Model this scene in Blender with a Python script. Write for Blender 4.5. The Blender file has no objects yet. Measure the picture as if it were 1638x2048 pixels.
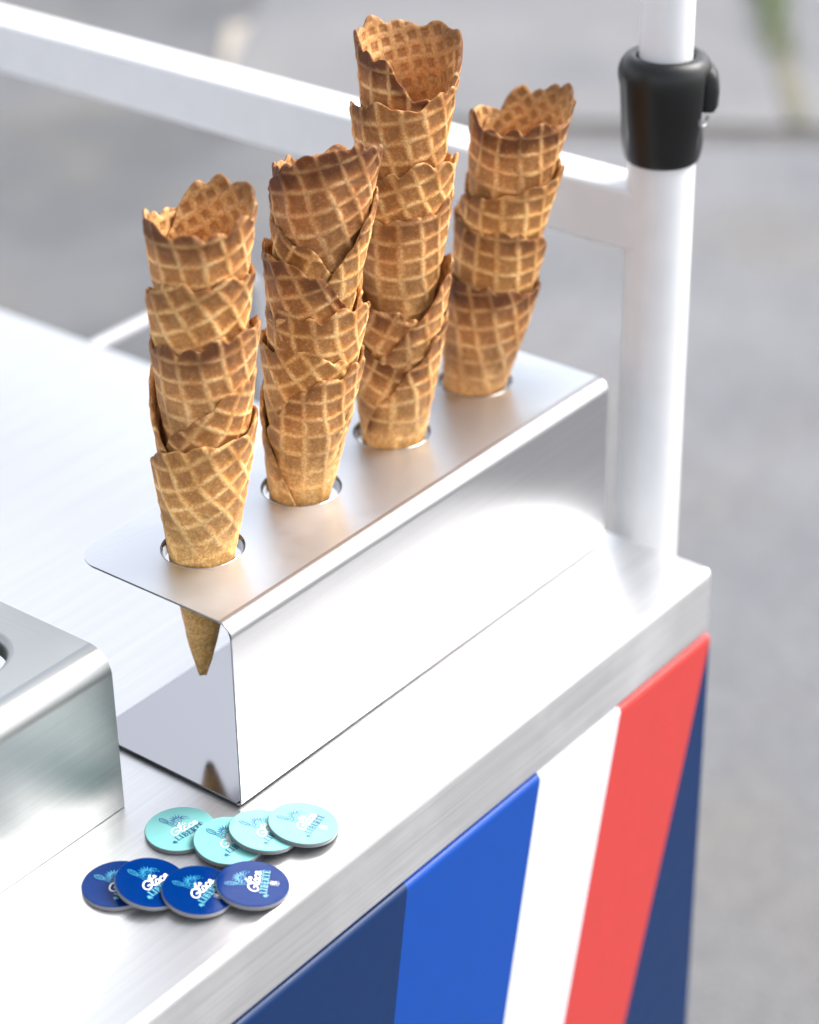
import bpy, bmesh, math, random
import numpy as np
from mathutils import Vector, Matrix

# ------------------------------------------------------------------ units
S = 0.115            # one working unit (height of the cone holder) in metres
H0 = 0.95            # height of the counter top above the ground
def W(x, y, z): return Vector((x*S, y*S, H0+z*S))
rad = math.radians
sc = bpy.context.scene
col = sc.collection

# ------------------------------------------------------------------ camera
cd = bpy.data.cameras.new('camera'); cam = bpy.data.objects.new('camera', cd); col.objects.link(cam)
AZ, EL, RO = 0.672, 0.526, -0.016
fw = Vector((math.cos(AZ)*math.cos(EL), math.sin(AZ)*math.cos(EL), -math.sin(EL)))
rt = fw.cross(Vector((0,0,1))).normalized(); up = rt.cross(fw)
r2 = rt*math.cos(RO)+up*math.sin(RO); u2 = -rt*math.sin(RO)+up*math.cos(RO)
m = Matrix((r2, u2, -fw)).transposed().to_4x4()
m.translation = W(-6.253, -5.994, 6.589)
cam.matrix_world = m
cd.sensor_fit = 'VERTICAL'; cd.sensor_height = 36.0; cd.sensor_width = 36.0
cd.lens = 81.55
cd.clip_start = 0.05; cd.clip_end = 400
cd.dof.use_dof = True; cd.dof.focus_distance = 10.7*S; cd.dof.aperture_fstop = 3.9
sc.camera = cam

# ------------------------------------------------------------------ sky and sun (soft, bright overcast)
SUN_AZ, SUN_EL = -0.55, 0.82          # direction towards the sun (math azimuth, elevation)
wd = bpy.data.worlds.new('World'); sc.world = wd; wd.use_nodes = True
nt = wd.node_tree; nt.nodes.clear()
sky = nt.nodes.new('ShaderNodeTexSky'); sky.sky_type = 'NISHITA'; sky.sun_disc = False
sky.sun_elevation = SUN_EL; sky.sun_rotation = math.pi/2-SUN_AZ
sky.air_density = 1.0; sky.dust_density = 3.0; sky.ozone_density = 1.0
hs = nt.nodes.new('ShaderNodeHueSaturation'); hs.inputs['Saturation'].default_value = 0.30
bg = nt.nodes.new('ShaderNodeBackground'); bg.inputs['Strength'].default_value = 0.135
wo = nt.nodes.new('ShaderNodeOutputWorld')
nt.links.new(sky.outputs[0], hs.inputs['Color']); nt.links.new(hs.outputs[0], bg.inputs['Color'])
nt.links.new(bg.outputs[0], wo.inputs['Surface'])
sd = bpy.data.lights.new('sun', 'SUN'); sd.energy = 1.6; sd.angle = rad(40); sd.color = (1.0, 0.98, 0.955)
sun = bpy.data.objects.new('sun', sd); col.objects.link(sun)
sdir = Vector((math.cos(SUN_AZ)*math.cos(SUN_EL), math.sin(SUN_AZ)*math.cos(SUN_EL), math.sin(SUN_EL)))
sun.rotation_euler = sdir.to_track_quat('Z', 'Y').to_euler(); sun.location = (0, 0, 6)
vs = sc.view_settings
vs.view_transform = 'Standard'; vs.look = 'None'; vs.gamma = 1.0; vs.use_curve_mapping = False
vs.exposure = 1.68
sc.cycles.max_bounces = 10; sc.cycles.glossy_bounces = 6; sc.cycles.diffuse_bounces = 4
sc.cycles.sample_clamp_indirect = 8.0

# ------------------------------------------------------------------ node helpers
class NT:
    def __init__(s, name):
        s.m = bpy.data.materials.new(name); s.m.use_nodes = True
        s.t = s.m.node_tree; s.b = s.t.nodes['Principled BSDF']
    def n(s, typ, **kw):
        o = s.t.nodes.new(typ)
        for k, v in kw.items(): setattr(o, k, v)
        return o
    def put(s, sock, v):
        if isinstance(v, bpy.types.NodeSocket): s.t.links.new(v, sock)
        elif v is not None: sock.default_value = v
    def math(s, op, a, b=None, c=None, clamp=False):
        o = s.n('ShaderNodeMath', operation=op); o.use_clamp = clamp
        for i, v in enumerate((a, b, c)):
            if v is not None: s.put(o.inputs[i], v)
        return o.outputs[0]
    def mix(s, f, a, b, mode='MIX'):
        o = s.n('ShaderNodeMix', data_type='RGBA', blend_type=mode)
        s.put(o.inputs[0], f)
        for i, v in ((6, a), (7, b)):
            if isinstance(v, tuple) and len(v) == 3: v = (*v, 1)
            s.put(o.inputs[i], v)
        return o.outputs[2]
    def mapr(s, v, a, b, c=0.0, d=1.0, smooth=False):
        o = s.n('ShaderNodeMapRange'); o.interpolation_type = 'SMOOTHSTEP' if smooth else 'LINEAR'
        s.put(o.inputs[0], v)
        for i, x in zip((1, 2, 3, 4), (a, b, c, d)): s.put(o.inputs[i], x)
        return o.outputs[0]
    def coord(s, kind='Object'): return s.n('ShaderNodeTexCoord').outputs[kind]
    def uv(s, name='UVMap'):
        return s.n('ShaderNodeUVMap', uv_map=name).outputs[0]
    def mapping(s, v, scale=(1,1,1), loc=(0,0,0), rot=(0,0,0)):
        o = s.n('ShaderNodeMapping'); s.put(o.inputs[0], v)
        o.inputs['Scale'].default_value = scale; o.inputs['Location'].default_value = loc; o.inputs['Rotation'].default_value = rot
        return o.outputs[0]
    def noise(s, v, scale, detail=4, rough=0.5, dist=0.0):
        o = s.n('ShaderNodeTexNoise'); s.put(o.inputs['Vector'], v)
        o.inputs['Scale'].default_value = scale; o.inputs['Detail'].default_value = detail
        o.inputs['Roughness'].default_value = rough; o.inputs['Distortion'].default_value = dist
        return o.outputs[0]
    def bump(s, h, strength, dist):
        o = s.n('ShaderNodeBump'); s.put(o.inputs['Height'], h)
        o.inputs['Strength'].default_value = strength; o.inputs['Distance'].default_value = dist
        s.t.links.new(o.outputs[0], s.b.inputs['Normal'])
    def set(s, **kw):
        for k, v in kw.items():
            if isinstance(v, tuple) and len(v) == 3: v = (*v, 1)
            s.put(s.b.inputs[k.replace('_', ' ')], v)
        return s

def srgb(r, g, b):
    f = lambda c: c/12.92 if c <= 0.04045 else ((c+0.055)/1.055)**2.4
    return (f(r/255), f(g/255), f(b/255))

def mat_plain(name, colr, rough=0.4, metal=0.0, coat=0.0, grain=0.0, spec=0.5):
    t = NT(name); o = t.coord('Object')
    nz = t.noise(o, 60, 3)
    dark = tuple(c*0.965 for c in colr)
    t.set(Base_Color=t.mix(t.mapr(nz, 0.35, 0.65), dark, colr), Roughness=t.mapr(nz, 0.3, 0.7, rough*0.9, rough*1.12), Metallic=metal)
    t.b.inputs['Specular IOR Level'].default_value = spec
    if coat: t.set(Coat_Weight=coat, Coat_Roughness=0.06)
    if grain:
        t.bump(t.noise(o, 1800, 2), grain, 0.0003)
    return t.m

def mat_steel(name, base=(0.62, 0.61, 0.60), rough=0.28, aniso=0.6, streak=0.25, smudge=0.5):
    t = NT(name); uv = t.uv()
    fine = t.noise(t.mapping(uv, (1000, 7, 1)), 1.0, 3, 0.6)
    wide = t.noise(t.mapping(uv, (420, 1.2, 1)), 1.0, 3, 0.6)
    sm = t.noise(t.coord('Object'), 14, 4, 0.6)
    lin = t.math('ADD', t.math('MULTIPLY', fine, 0.6), t.math('MULTIPLY', wide, 0.4))
    c1 = tuple(c*0.90 for c in base); c2 = tuple(min(1, c*1.05) for c in base)
    t.set(Base_Color=t.mix(t.mapr(lin, 0.35, 0.65), c1, c2), Metallic=1.0)
    ro = t.math('ADD', t.mapr(lin, 0.3, 0.7, rough*0.9, rough*1.1), t.mapr(sm, 0.45, 0.75, 0.0, 0.12*smudge))
    t.set(Roughness=ro, Anisotropic=aniso, Anisotropic_Rotation=0.25)
    tg = t.n('ShaderNodeTangent', direction_type='UV_MAP', uv_map='UVMap')
    t.put(t.b.inputs['Tangent'], tg.outputs[0])
    t.bump(fine, streak, 0.00012)
    return t.m

STEEL_COUNTER = mat_steel('brushed counter steel', (0.76, 0.757, 0.755), 0.38, 0.5, 0.12)
STEEL_EDGE = mat_steel('brushed counter edge', (0.76, 0.755, 0.75), 0.52, 0.2, 0.12, 0.9)
STEEL_HOLDER = mat_steel('brushed holder steel', (0.565, 0.585, 0.615), 0.30, 0.75, 0.20)
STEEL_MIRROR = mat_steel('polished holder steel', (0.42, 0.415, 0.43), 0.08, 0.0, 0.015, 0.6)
STEEL_COLLAR = mat_steel('polished collar steel', (0.40, 0.40, 0.41), 0.12, 0.0, 0.0, 0.3)
STEEL_FRONT = mat_steel('brushed holder front steel', (0.60, 0.60, 0.61), 0.42, 0.7, 0.16)
STEEL_BLOCK = mat_steel('satin block steel', (0.37, 0.382, 0.378), 0.40, 0.5, 0.10, 0.9)
WHITE_PAINT = mat_plain('white powder coat', (0.66, 0.66, 0.67), 0.36, grain=0.05)
BLACK_PLASTIC = mat_plain('black moulded plastic', (0.006, 0.006, 0.006), 0.34, grain=0.12, spec=0.35)
BLACK_SOFT = mat_plain('black lever plastic', (0.004, 0.004, 0.004), 0.5, grain=0.12)
CHROME = mat_plain('pin steel', (0.30, 0.30, 0.31), 0.3, metal=1.0)
NAVY = mat_plain('navy vinyl wrap', srgb(2, 36, 78), 0.42, coat=0.0, spec=0.25, grain=0.05)
BLUE = mat_plain('blue vinyl wrap', srgb(0, 60, 140), 0.42, coat=0.0, spec=0.25, grain=0.05)
WHITEV = mat_plain('white vinyl wrap', (0.53, 0.54, 0.57), 0.42, coat=0.0, spec=0.25, grain=0.05)
RED = mat_plain('red vinyl wrap', srgb(174, 54, 50), 0.42, coat=0.0, spec=0.25, grain=0.05)
DARK = mat_plain('dark cart underside', (0.05, 0.05, 0.055), 0.6)
RUBBER = mat_plain('castor rubber', (0.03, 0.03, 0.03), 0.7)

def mat_asphalt(name, light, dark):
    t = NT(name); o = t.coord('Object')
    big = t.noise(t.mapping(o, (1.0, 1.0, 1)), 1.9, 4, 0.55)
    med = t.noise(o, 9, 5, 0.6)
    fine = t.noise(o, 160, 3, 0.7)
    vor = t.n('ShaderNodeTexVoronoi'); t.put(vor.inputs['Vector'], o); vor.inputs['Scale'].default_value = 110
    sep = t.n('ShaderNodeSeparateXYZ'); t.put(sep.inputs[0], o)
    # tarmac is darker to the left and pale to the right
    q = t.math('ADD', t.math('MULTIPLY', sep.outputs[0], 0.616), t.math('MULTIPLY', sep.outputs[1], -0.787))
    q = t.math('ADD', q, t.mapr(med, 0.3, 0.7, -0.12, 0.12))
    f = t.mapr(q, -0.42, 0.16, 1.0, 0.0, True)
    f = t.math('MULTIPLY', f, t.mapr(big, 0.35, 0.65, 0.75, 1.0))
    base = t.mix(f, light, dark)
    # the strip of road nearest the cart is a little darker
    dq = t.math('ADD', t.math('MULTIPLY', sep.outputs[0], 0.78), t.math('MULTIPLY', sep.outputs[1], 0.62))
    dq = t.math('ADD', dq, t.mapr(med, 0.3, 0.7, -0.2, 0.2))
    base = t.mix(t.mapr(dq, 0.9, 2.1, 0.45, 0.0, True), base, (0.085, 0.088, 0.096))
    base = t.mix(t.mapr(big, 0.40, 0.60, 0.0, 0.8), base, tuple(c*k for c, k in zip(light, (0.73, 0.745, 0.77))))
    base = t.mix(t.mapr(t.noise(t.mapping(o, (1, 1, 1), (7, 3, 0)), 2.4, 3), 0.48, 0.66, 0.0, 0.55), base, (0.150, 0.138, 0.118))
    base = t.mix(t.mapr(t.noise(o, 30, 4, 0.65), 0.44, 0.60, 0.0, 0.4), base, (0.082, 0.083, 0.088))
    base = t.mix(t.mapr(fine, 0.42, 0.62, 0.35, 0.0), base, (0.05, 0.05, 0.055))
    base = t.mix(t.mapr(vor.outputs['Distance'], 0.0, 0.35, 0.35, 0.0), base, (0.30, 0.295, 0.29))
    t.set(Base_Color=base, Roughness=0.85)
    t.bump(t.math('ADD', fine, vor.outputs['Distance']), 0.5, 0.004)
    return t.m
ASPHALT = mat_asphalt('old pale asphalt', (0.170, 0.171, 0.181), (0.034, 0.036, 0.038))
def mat_ground(name, a, b, scale=12):
    t = NT(name); o = t.coord('Object')
    n1 = t.noise(o, scale, 5, 0.6); n2 = t.noise(o, 140, 3, 0.7)
    t.set(Base_Color=t.mix(t.mapr(n2, 0.4, 0.65, 0.0, 0.4), t.mix(t.mapr(n1, 0.35, 0.65), a, b), tuple(c*0.55 for c in a)), Roughness=0.9)
    t.bump(n2, 0.5, 0.004)
    return t.m
PAVEMENT = mat_ground('pale pavement', (0.165, 0.162, 0.164), (0.118, 0.121, 0.132), 2.2)
GUTTER = mat_ground('dirty gutter', (0.085, 0.078, 0.072), (0.13, 0.12, 0.108), 9)
SOIL = mat_ground('soil in the joint', (0.09, 0.085, 0.06), (0.16, 0.15, 0.11), 14)
SAND = mat_ground('sandy patch', (0.40, 0.35, 0.29), (0.30, 0.27, 0.235), 16)
t = NT('grass'); oi = t.n('ShaderNodeObjectInfo'); nz = t.noise(t.coord('Object'), 40, 2)
t.set(Base_Color=t.mix(t.mapr(nz, 0.35, 0.65), (0.14, 0.20, 0.085), (0.22, 0.26, 0.14)), Roughness=0.6); GRASS = t.m

def mat_waffle(name, inner=False):
    t = NT(name); uv = t.uv(); o = t.coord('Object')
    sep = t.n('ShaderNodeSeparateXYZ'); t.put(sep.inputs[0], uv)
    du = t.math('PINGPONG', sep.outputs[0], 0.5); dv = t.math('PINGPONG', sep.outputs[1], 0.5)
    at = t.n('ShaderNodeAttribute', attribute_name='toast')
    s2 = t.n('ShaderNodeSeparateColor'); t.put(s2.inputs[0], at.outputs['Color'])
    edge, low, rnd = s2.outputs[0], s2.outputs[1], s2.outputs[2]
    wob = t.noise(uv, 1.6, 2)
    d = t.math('MINIMUM', du, dv)
    d = t.math('ADD', d, t.mapr(wob, 0.3, 0.7, -0.035, 0.035))
    if inner: ridge = t.mapr(d, 0.13, 0.30, 1.0, 0.0, True)
    else: ridge = t.mapr(d, 0.015, 0.185, 1.0, 0.0, True)
    flank = t.mapr(d, 0.10 if not inner else 0.2, 0.30 if not inner else 0.4, 1.0, 0.0, True)
    fl = t.n('ShaderNodeVectorMath', operation='FLOOR'); t.put(fl.inputs[0], uv)
    wn = t.n('ShaderNodeTexWhiteNoise', noise_dimensions='3D'); t.put(wn.inputs['Vector'], fl.outputs[0])
    cell = wn.outputs['Value']
    patch = t.noise(o, 34, 3, 0.6); grain = t.noise(o, 620, 4, 0.8); mott = t.noise(o, 260, 3, 0.6)
    ridge = t.math('MULTIPLY', ridge, t.mapr(t.noise(o, 55, 3), 0.36, 0.60, 0.35, 1.0))
    pit = t.mix(t.math('MULTIPLY', cell, 0.9), (0.25, 0.098, 0.027), (0.150, 0.053, 0.014))
    pit = t.mix(t.mapr(patch, 0.36, 0.66, 0.0, 0.75), pit, (0.33, 0.145, 0.045))
    pit = t.mix(t.mapr(mott, 0.42, 0.66, 0.0, 0.55), pit, (0.38, 0.19, 0.072))
    rid = t.mix(t.mapr(patch, 0.34, 0.64), (0.52, 0.275, 0.09), (0.70, 0.46, 0.21))
    pit = t.mix(t.math('MULTIPLY', flank, 0.8), pit, (0.40, 0.145, 0.030))
    base = t.mix(ridge, pit, rid)
    gold = t.mapr(t.noise(o, 19, 3, 0.6), 0.47, 0.66, 0.0, 0.55)
    base = t.mix(gold, base, t.mix(ridge, (0.48, 0.245, 0.082), (0.74, 0.50, 0.24)))
    # low on the cone the print of the iron is fainter and paler
    base = t.mix(t.math('MULTIPLY', low, 0.85), base, t.mix(t.mapr(mott, 0.35, 0.65), (0.52, 0.27, 0.088), (0.66, 0.40, 0.165)))
    # the rim browns more in the oven, mostly in the pits
    et = t.math('MULTIPLY', edge, t.mapr(patch, 0.3, 0.55, 0.35, 1.25))
    et = t.math('MULTIPLY', et, t.mapr(ridge, 0.0, 1.0, 1.0, 0.35))
    base = t.mix(t.math('MINIMUM', et, 0.92), base, (0.085, 0.024, 0.006))
    if inner:
        base = t.mix(0.25, base, (0.62, 0.36, 0.14))
    base = t.mix(t.mapr(grain, 0.36, 0.58, 0.55, 0.0), base, (0.15, 0.058, 0.02))
    base = t.mix(t.mapr(grain, 0.56, 0.72, 0.0, 0.35), base, (0.66, 0.42, 0.20))
    bake = t.noise(o, 26, 2, 0.5)
    h = t.n('ShaderNodeHueSaturation'); t.put(h.inputs['Color'], base)
    t.put(h.inputs['Value'], t.math('MULTIPLY', t.mapr(rnd, 0, 1, 1.0, 1.5), t.mapr(bake, 0.36, 0.62, 0.74, 1.26))); h.inputs['Saturation'].default_value = 1.0
    t.put(h.inputs['Hue'], t.mapr(rnd, 0, 1, 0.494, 0.506))
    t.set(Base_Color=h.outputs[0], Roughness=t.mapr(grain, 0.3, 0.7, 0.48, 0.66))
    t.set(Subsurface_Weight=0.12, Subsurface_Scale=0.004); t.b.inputs['Subsurface Radius'].default_value = (1.0, 0.45, 0.15)
    t.b.inputs['Specular IOR Level'].default_value = 0.22
    hgt = t.math('ADD', t.math('MULTIPLY', ridge, t.mapr(low, 0, 1, 0.9, 0.15)), t.math('ADD', t.math('MULTIPLY', grain, 0.35), t.math('MULTIPLY', mott, 0.35)))
    t.bump(hgt, 0.55, 0.0006)
    return t.m
WAFFLE_OUT = mat_waffle('waffle outside'); WAFFLE_IN = mat_waffle('waffle inside', True)

# ------------------------------------------------------------------ mesh helpers (working units)
def link(name, me, parent=None, loc=(0, 0, 0)):
    o = bpy.data.objects.new(name, me); col.objects.link(o)
    o.location = loc
    if parent: o.parent = parent
    return o
def tag(o, label=None, cat=None, group=None, kind=None):
    for k, v in (('label', label), ('category', cat), ('group', group), ('kind', kind)):
        if v: o[k] = v
    return o
def empty(name, x, y, z):
    o = bpy.data.objects.new(name, None); o.empty_display_size = 0.02; col.objects.link(o); o.location = W(x, y, z); return o
def finish(name, bm, mats, parent=None, origin=(0, 0, 0), sharp=35, uvf=None, smooth=True, wn=True):
    """bm in working units -> mesh object in metres; origin is the parent's base point in working units"""
    bm.normal_update()
    if uvf:
        ul = bm.loops.layers.uv.new('UVMap')
        for f in bm.faces:
            for l in f.loops: l[ul].uv = uvf(l.vert.co, f.normal)
    for v in bm.verts: v.co = (v.co-Vector(origin))*S
    me = bpy.data.meshes.new(name)
    for f in bm.faces: f.smooth = smooth
    bm.to_mesh(me); bm.free()
    for mm in (mats if isinstance(mats, (list, tuple)) else [mats]): me.materials.append(mm)
    if smooth: me.set_sharp_from_angle(angle=rad(sharp))
    o = link(name, me, parent)
    if not parent: o.location = W(*origin)
    if wn:
        w = o.modifiers.new('normals', 'WEIGHTED_NORMAL'); w.keep_sharp = True; w.weight = 100
    return o
def box_uv(co, n):
    # brush lines run along x (v); u crosses them
    if abs(n.x) > 0.7: return (co.z*S, co.y*S)
    if abs(n.z) >= abs(n.y): return (co.y*S, co.x*S)
    return (co.z*S+0.37, co.x*S)
def add_box(bm, a, b, bev=0.0, seg=3):
    r = bmesh.ops.create_cube(bm, size=1.0)
    vs_ = r['verts']
    for v in vs_: v.co = Vector(((a[i]+b[i])/2+v.co[i]*(b[i]-a[i]) for i in range(3)))
    if bev:
        es = list({e for v in vs_ for e in v.link_edges})
        bmesh.ops.bevel(bm, geom=es, offset=bev, segments=seg, profile=0.5, affect='EDGES', clamp_overlap=True)
def add_lathe(bm, prof, c, n=48, cap=True):
    """prof: (r, z) list bottom to top about a vertical axis at c=(x,y)"""
    rings = []
    for r, z in prof:
        rings.append([bm.verts.new((c[0]+r*math.cos(2*math.pi*k/n), c[1]+r*math.sin(2*math.pi*k/n), z)) for k in range(n)])
    for a, b in zip(rings, rings[1:]):
        for k in range(n): bm.faces.new((a[k], a[(k+1) % n], b[(k+1) % n], b[k]))
    if cap:
        bm.faces.new(rings[0][::-1]); bm.faces.new(rings[-1])
def add_tube(bm, p, q, r, n=24):
    p, q = Vector(p), Vector(q); d = (q-p).normalized()
    u = d.orthogonal().normalized(); v = d.cross(u)
    A = [bm.verts.new(p+(u*math.cos(2*math.pi*k/n)+v*math.sin(2*math.pi*k/n))*r) for k in range(n)]
    B = [bm.verts.new(q+(u*math.cos(2*math.pi*k/n)+v*math.sin(2*math.pi*k/n))*r) for k in range(n)]
    for k in range(n): bm.faces.new((A[k], A[(k+1) % n], B[(k+1) % n], B[k]))
    bm.faces.new(A[::-1]); bm.faces.new(B)

# ------------------------------------------------------------------ ground
def sheet(name, pts, z, mat, grid=None):
    bm = bmesh.new()
    f = bm.faces.new([bm.verts.new((x, y, z)) for x, y in pts])
    if f.normal.z < 0: f.normal_flip()
    bm.normal_update()
    me = bpy.data.meshes.new(name); bm.to_mesh(me); bm.free(); me.materials.append(mat)
    o = link(name, me); o['kind'] = 'structure'
    return o
K0 = Vector((2.746, 2.182)); K1 = Vector((3.252, 1.401)); kd = (K1-K0).normalized(); kn = Vector((-kd.y, kd.x))
if kn.dot(Vector((0.78, 0.62))) < 0: kn = -kn
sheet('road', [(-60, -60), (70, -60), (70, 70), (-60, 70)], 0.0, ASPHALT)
def along(s, o): p = K0+kd*s+kn*o; return (p.x, p.y)
sheet('gutter', [along(-0.32, -0.025), along(12, -0.025), along(12, 0.03), along(-0.32, 0.03)], 0.004, GUTTER)
# raised pavement beyond the gutter
bm = bmesh.new()
lo = [along(-0.32, 0.032), along(14, 0.032), along(14, 16), along(-0.32, 16)]
A = [bm.verts.new((*p, -0.02)) for p in lo]; B = [bm.verts.new((*p, 0.016)) for p in lo]
bm.faces.new(B); bm.faces.new(A[::-1])
for k in range(4): bm.faces.new((A[k], A[(k+1) % 4], B[(k+1) % 4], B[k]))
bmesh.ops.recalc_face_normals(bm, faces=bm.faces)
me = bpy.data.meshes.new('pavement'); bm.to_mesh(me); bm.free(); me.materials.append(PAVEMENT)
link('pavement', me)['kind'] = 'structure'
J0 = Vector((3.95, 1.93)); J1 = Vector((3.262, 1.452)); jd = (J1-J0).normalized(); jn = Vector((-jd.y, jd.x))
JL = (J1-J0).length
def jal(s, o): p = J0+jd*s+jn*o; return (p.x, p.y)
sheet('pavement_joint', [jal(-1.2, -0.028), jal(JL, -0.022), jal(JL, 0.022), jal(-1.2, 0.028)], 0.020, SOIL)
rng = random.Random(5)
bm = bmesh.new()
for k in range(480):
    s_ = -1.1+1.55*rng.random()**0.8
    dens = 1.0 if s_ < 0.32 else 0.35
    if rng.random() > dens: continue
    p = jal(s_, rng.gauss(0, 0.022)); a = rng.random()*6.28; h = rng.uniform(0.02, 0.055); l = rng.uniform(0, 0.025); w = 0.0035
    b0 = Vector((p[0], p[1], 0.018)); sd_ = Vector((math.cos(a), math.sin(a), 0))*w; ln = Vector((math.cos(a+1.5), math.sin(a+1.5), 0))*l
    v = [bm.verts.new(b0-sd_), bm.verts.new(b0+sd_), bm.verts.new(b0+sd_*.7+ln*.4+Vector((0, 0, h*.6))), bm.verts.new(b0-sd_*.7+ln*.4+Vector((0, 0, h*.6))), bm.verts.new(b0+ln+Vector((0, 0, h)))]
    bm.faces.new(v[:4]); bm.faces.new((v[3], v[2], v[4]))
me = bpy.data.meshes.new('grass'); bm.to_mesh(me); bm.free(); me.materials.append(GRASS)
tag(link('grass', me), 'green grass growing in the pavement joint at top right', 'grass', kind='stuff')
# sandy worn spot at the pavement end
bm = bmesh.new(); rng = random.Random(8); pts = []
for k in range(22):
    a = 2*math.pi*k/22; r = 1+rng.uniform(-.25, .25)
    p = Vector((2.92, 2.66))+Vector((0.78, 0.62))*0.30*r*math.cos(a)+Vector((0.62, -0.78))*0.05*r*math.sin(a)
    pts.append((p.x, p.y))
bm.free()
sheet('sandy_patch', pts, 0.0405 if False else 0.008, SAND)

# ------------------------------------------------------------------ the cart
BX = 3.146            # right end of the counter
cart = empty('ice_cream_cart', -2.8, 2.7, -H0/S)
CO = (-2.8, 2.7, -H0/S)
tag(cart, 'ice cream cart with brushed steel counter and blue white red striped front', 'cart')
bm = bmesh.new(); add_box(bm, (-9.0, -0.619, -0.424), (BX, 6.3, 0.0), 0.045, 5)
bm.normal_update()
for f in bm.faces: f.material_index = 1 if f.normal.y < -0.93 else 0
finish('counter', bm, [STEEL_COUNTER, STEEL_EDGE], cart, CO, 60, box_uv)
bm = bmesh.new(); add_box(bm, (-8.9, -0.55, -6.9), (BX-0.06, 6.2, -0.426))
finish('cart_body', bm, DARK, cart, CO)
# front panel: rounded top edge, striped vinyl; one mesh per stripe, butted end to end
def stripe(left, right, mat, label):
    zb = -6.9; R = 0.035; zt = -0.43; yf = -0.621
    prof = [(-0.553, zt)]
    for k in range(7):
        a = math.pi/2*k/6; prof.append((yf+R-R*math.sin(a), zt-R+R*math.cos(a)))
    prof += [(yf, -1.2), (yf, -2.4), (yf, -4.2), (yf, zb)]
    bm = bmesh.new(); rows = []
    prof = prof[:8]+[(yf, zt-R-0.012)]+prof[8:]
    for y, z in prof:
        a, b = left(z), right(z); a = min(a, b)
        yb = -0.551
        rows.append([bm.verts.new(p) for p in ((a, y, z), (b, y, z), (b, yb, z), (a, yb, z))])
    for a, b in zip(rows, rows[1:]):
        for k in range(4): bm.faces.new((a[k], a[(k+1) % 4], b[(k+1) % 4], b[k]))
    bm.faces.new(rows[-1])
    bmesh.ops.remove_doubles(bm, verts=bm.verts, dist=1e-6)
    bmesh.ops.recalc_face_normals(bm, faces=bm.faces)
    o = finish('stripe', bm, mat, cart, CO, 50)
    o['label'] = label
    return o
ln = lambda x0, s: (lambda z: x0+s*(z+0.45))
e_d = ln(0.441, 0.165); e_w = ln(1.526, 0.21); e_r = ln(2.255, 0.2505)
e_n = lambda z: 3.165+0.323*(z+0.45)
xr_ = lambda z: BX-0.004
stripe(lambda z: -8.8, e_d, NAVY, 'dark navy stripe left of the blue stripe')
stripe(e_d, e_w, BLUE, 'bright blue stripe')
stripe(e_w, e_r, WHITEV, 'white stripe between blue and red')
stripe(e_r, lambda z: min(e_n(z), BX-0.004), RED, 'coral red stripe')
stripe(lambda z: min(e_n(z), BX-0.0045), xr_, NAVY, 'navy wedge at the right corner')
# castors keep it off the road
for cx in (-8.0, 2.3):
    for cy in (0.3, 5.2):
        bm = bmesh.new()
        zc = -H0/S+0.52
        ring = []
        for k in range(28):
            a = 2*math.pi*k/28
            ring.append([bm.verts.new((cx+r*math.cos(a), cy+yy, zc+r*math.sin(a))) for r, yy in ((0.2, -0.14), (0.46, -0.14), (0.52, -0.08), (0.52, 0.08), (0.46, 0.14), (0.2, 0.14))])
        for k in range(28):
            a, b = ring[k], ring[(k+1) % 28]
            for j in range(5): bm.faces.new((a[j], b[j], b[j+1], a[j+1]))
            bm.faces.new((a[5], b[5], b[0], a[0]))
        bmesh.ops.recalc_face_normals(bm, faces=bm.faces)
        w_ = finish('castor', bm, RUBBER, cart, CO)
        bm = bmesh.new(); add_box(bm, (cx-0.2, cy-0.22, zc), (cx+0.2, cy-0.16, -6.9)); add_box(bm, (cx-0.2, cy+0.16, zc), (cx+0.2, cy+0.22, -6.9))
        fk = finish('fork', bm, DARK, w_, CO)
# white telescopic pole with clamp, standing at the counter's end
PX, PY, PR = 3.446, 0.012, 0.176
bm = bmesh.new(); add_lathe(bm, [(PR, -4.0), (PR, 2.2)], (PX, PY), 64)
pole = finish('pole', bm, WHITE_PAINT, cart, CO)
pole['label'] = 'white telescopic pole at the right end of the counter'
bm = bmesh.new(); add_lathe(bm, [(0.137, 2.0), (0.137, 14.0)], (PX, PY), 64)
finish('upper_tube', bm, WHITE_PAINT, pole, CO)
bm = bmesh.new(); add_box(bm, (BX-0.07, PY-0.12, -2.6), (PX-0.05, PY+0.12, -2.2), 0.02)
finish('bracket', bm, WHITE_PAINT, cart, CO)
bm = bmesh.new(); add_box(bm, (BX-0.07, PY-0.12, -3.9), (PX-0.05, PY+0.12, -3.5), 0.02)
finish('bracket', bm, WHITE_PAINT, cart, CO)
# clamp collar: swollen barrel, open slot on the right with a lever and its pin
bm = bmesh.new()
zb, zt = 2.112, 2.68
prof = [(0.150, zb+0.02), (0.174, zb), (0.184, zb+0.006), (0.192, zb+0.03), (0.206, zb+0.12), (0.222, zb+0.22), (0.234, zb+0.32), (0.2375, zb+0.40),
        (0.234, zb+0.46), (0.226, zb+0.505), (0.21, zb+0.54), (0.188, zb+0.562), (0.165, zb+0.568), (0.150, zb+0.558), (0.141, zb+0.53), (0.139, zb+0.48)]
add_lathe(bm, [(r*1.05 if r > 0.165 else r, z) for r, z in prof], (PX, PY), 96, cap=False)
# camera-facing directions about the pole
fv = Vector((-0.783, -0.622, 0)); rv = Vector((0.616, -0.787, 0))
def ang_dir(v): # angle from right vector (image right) towards the viewer
    return math.degrees(math.atan2(v.dot(fv), v.dot(rv)))
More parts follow.
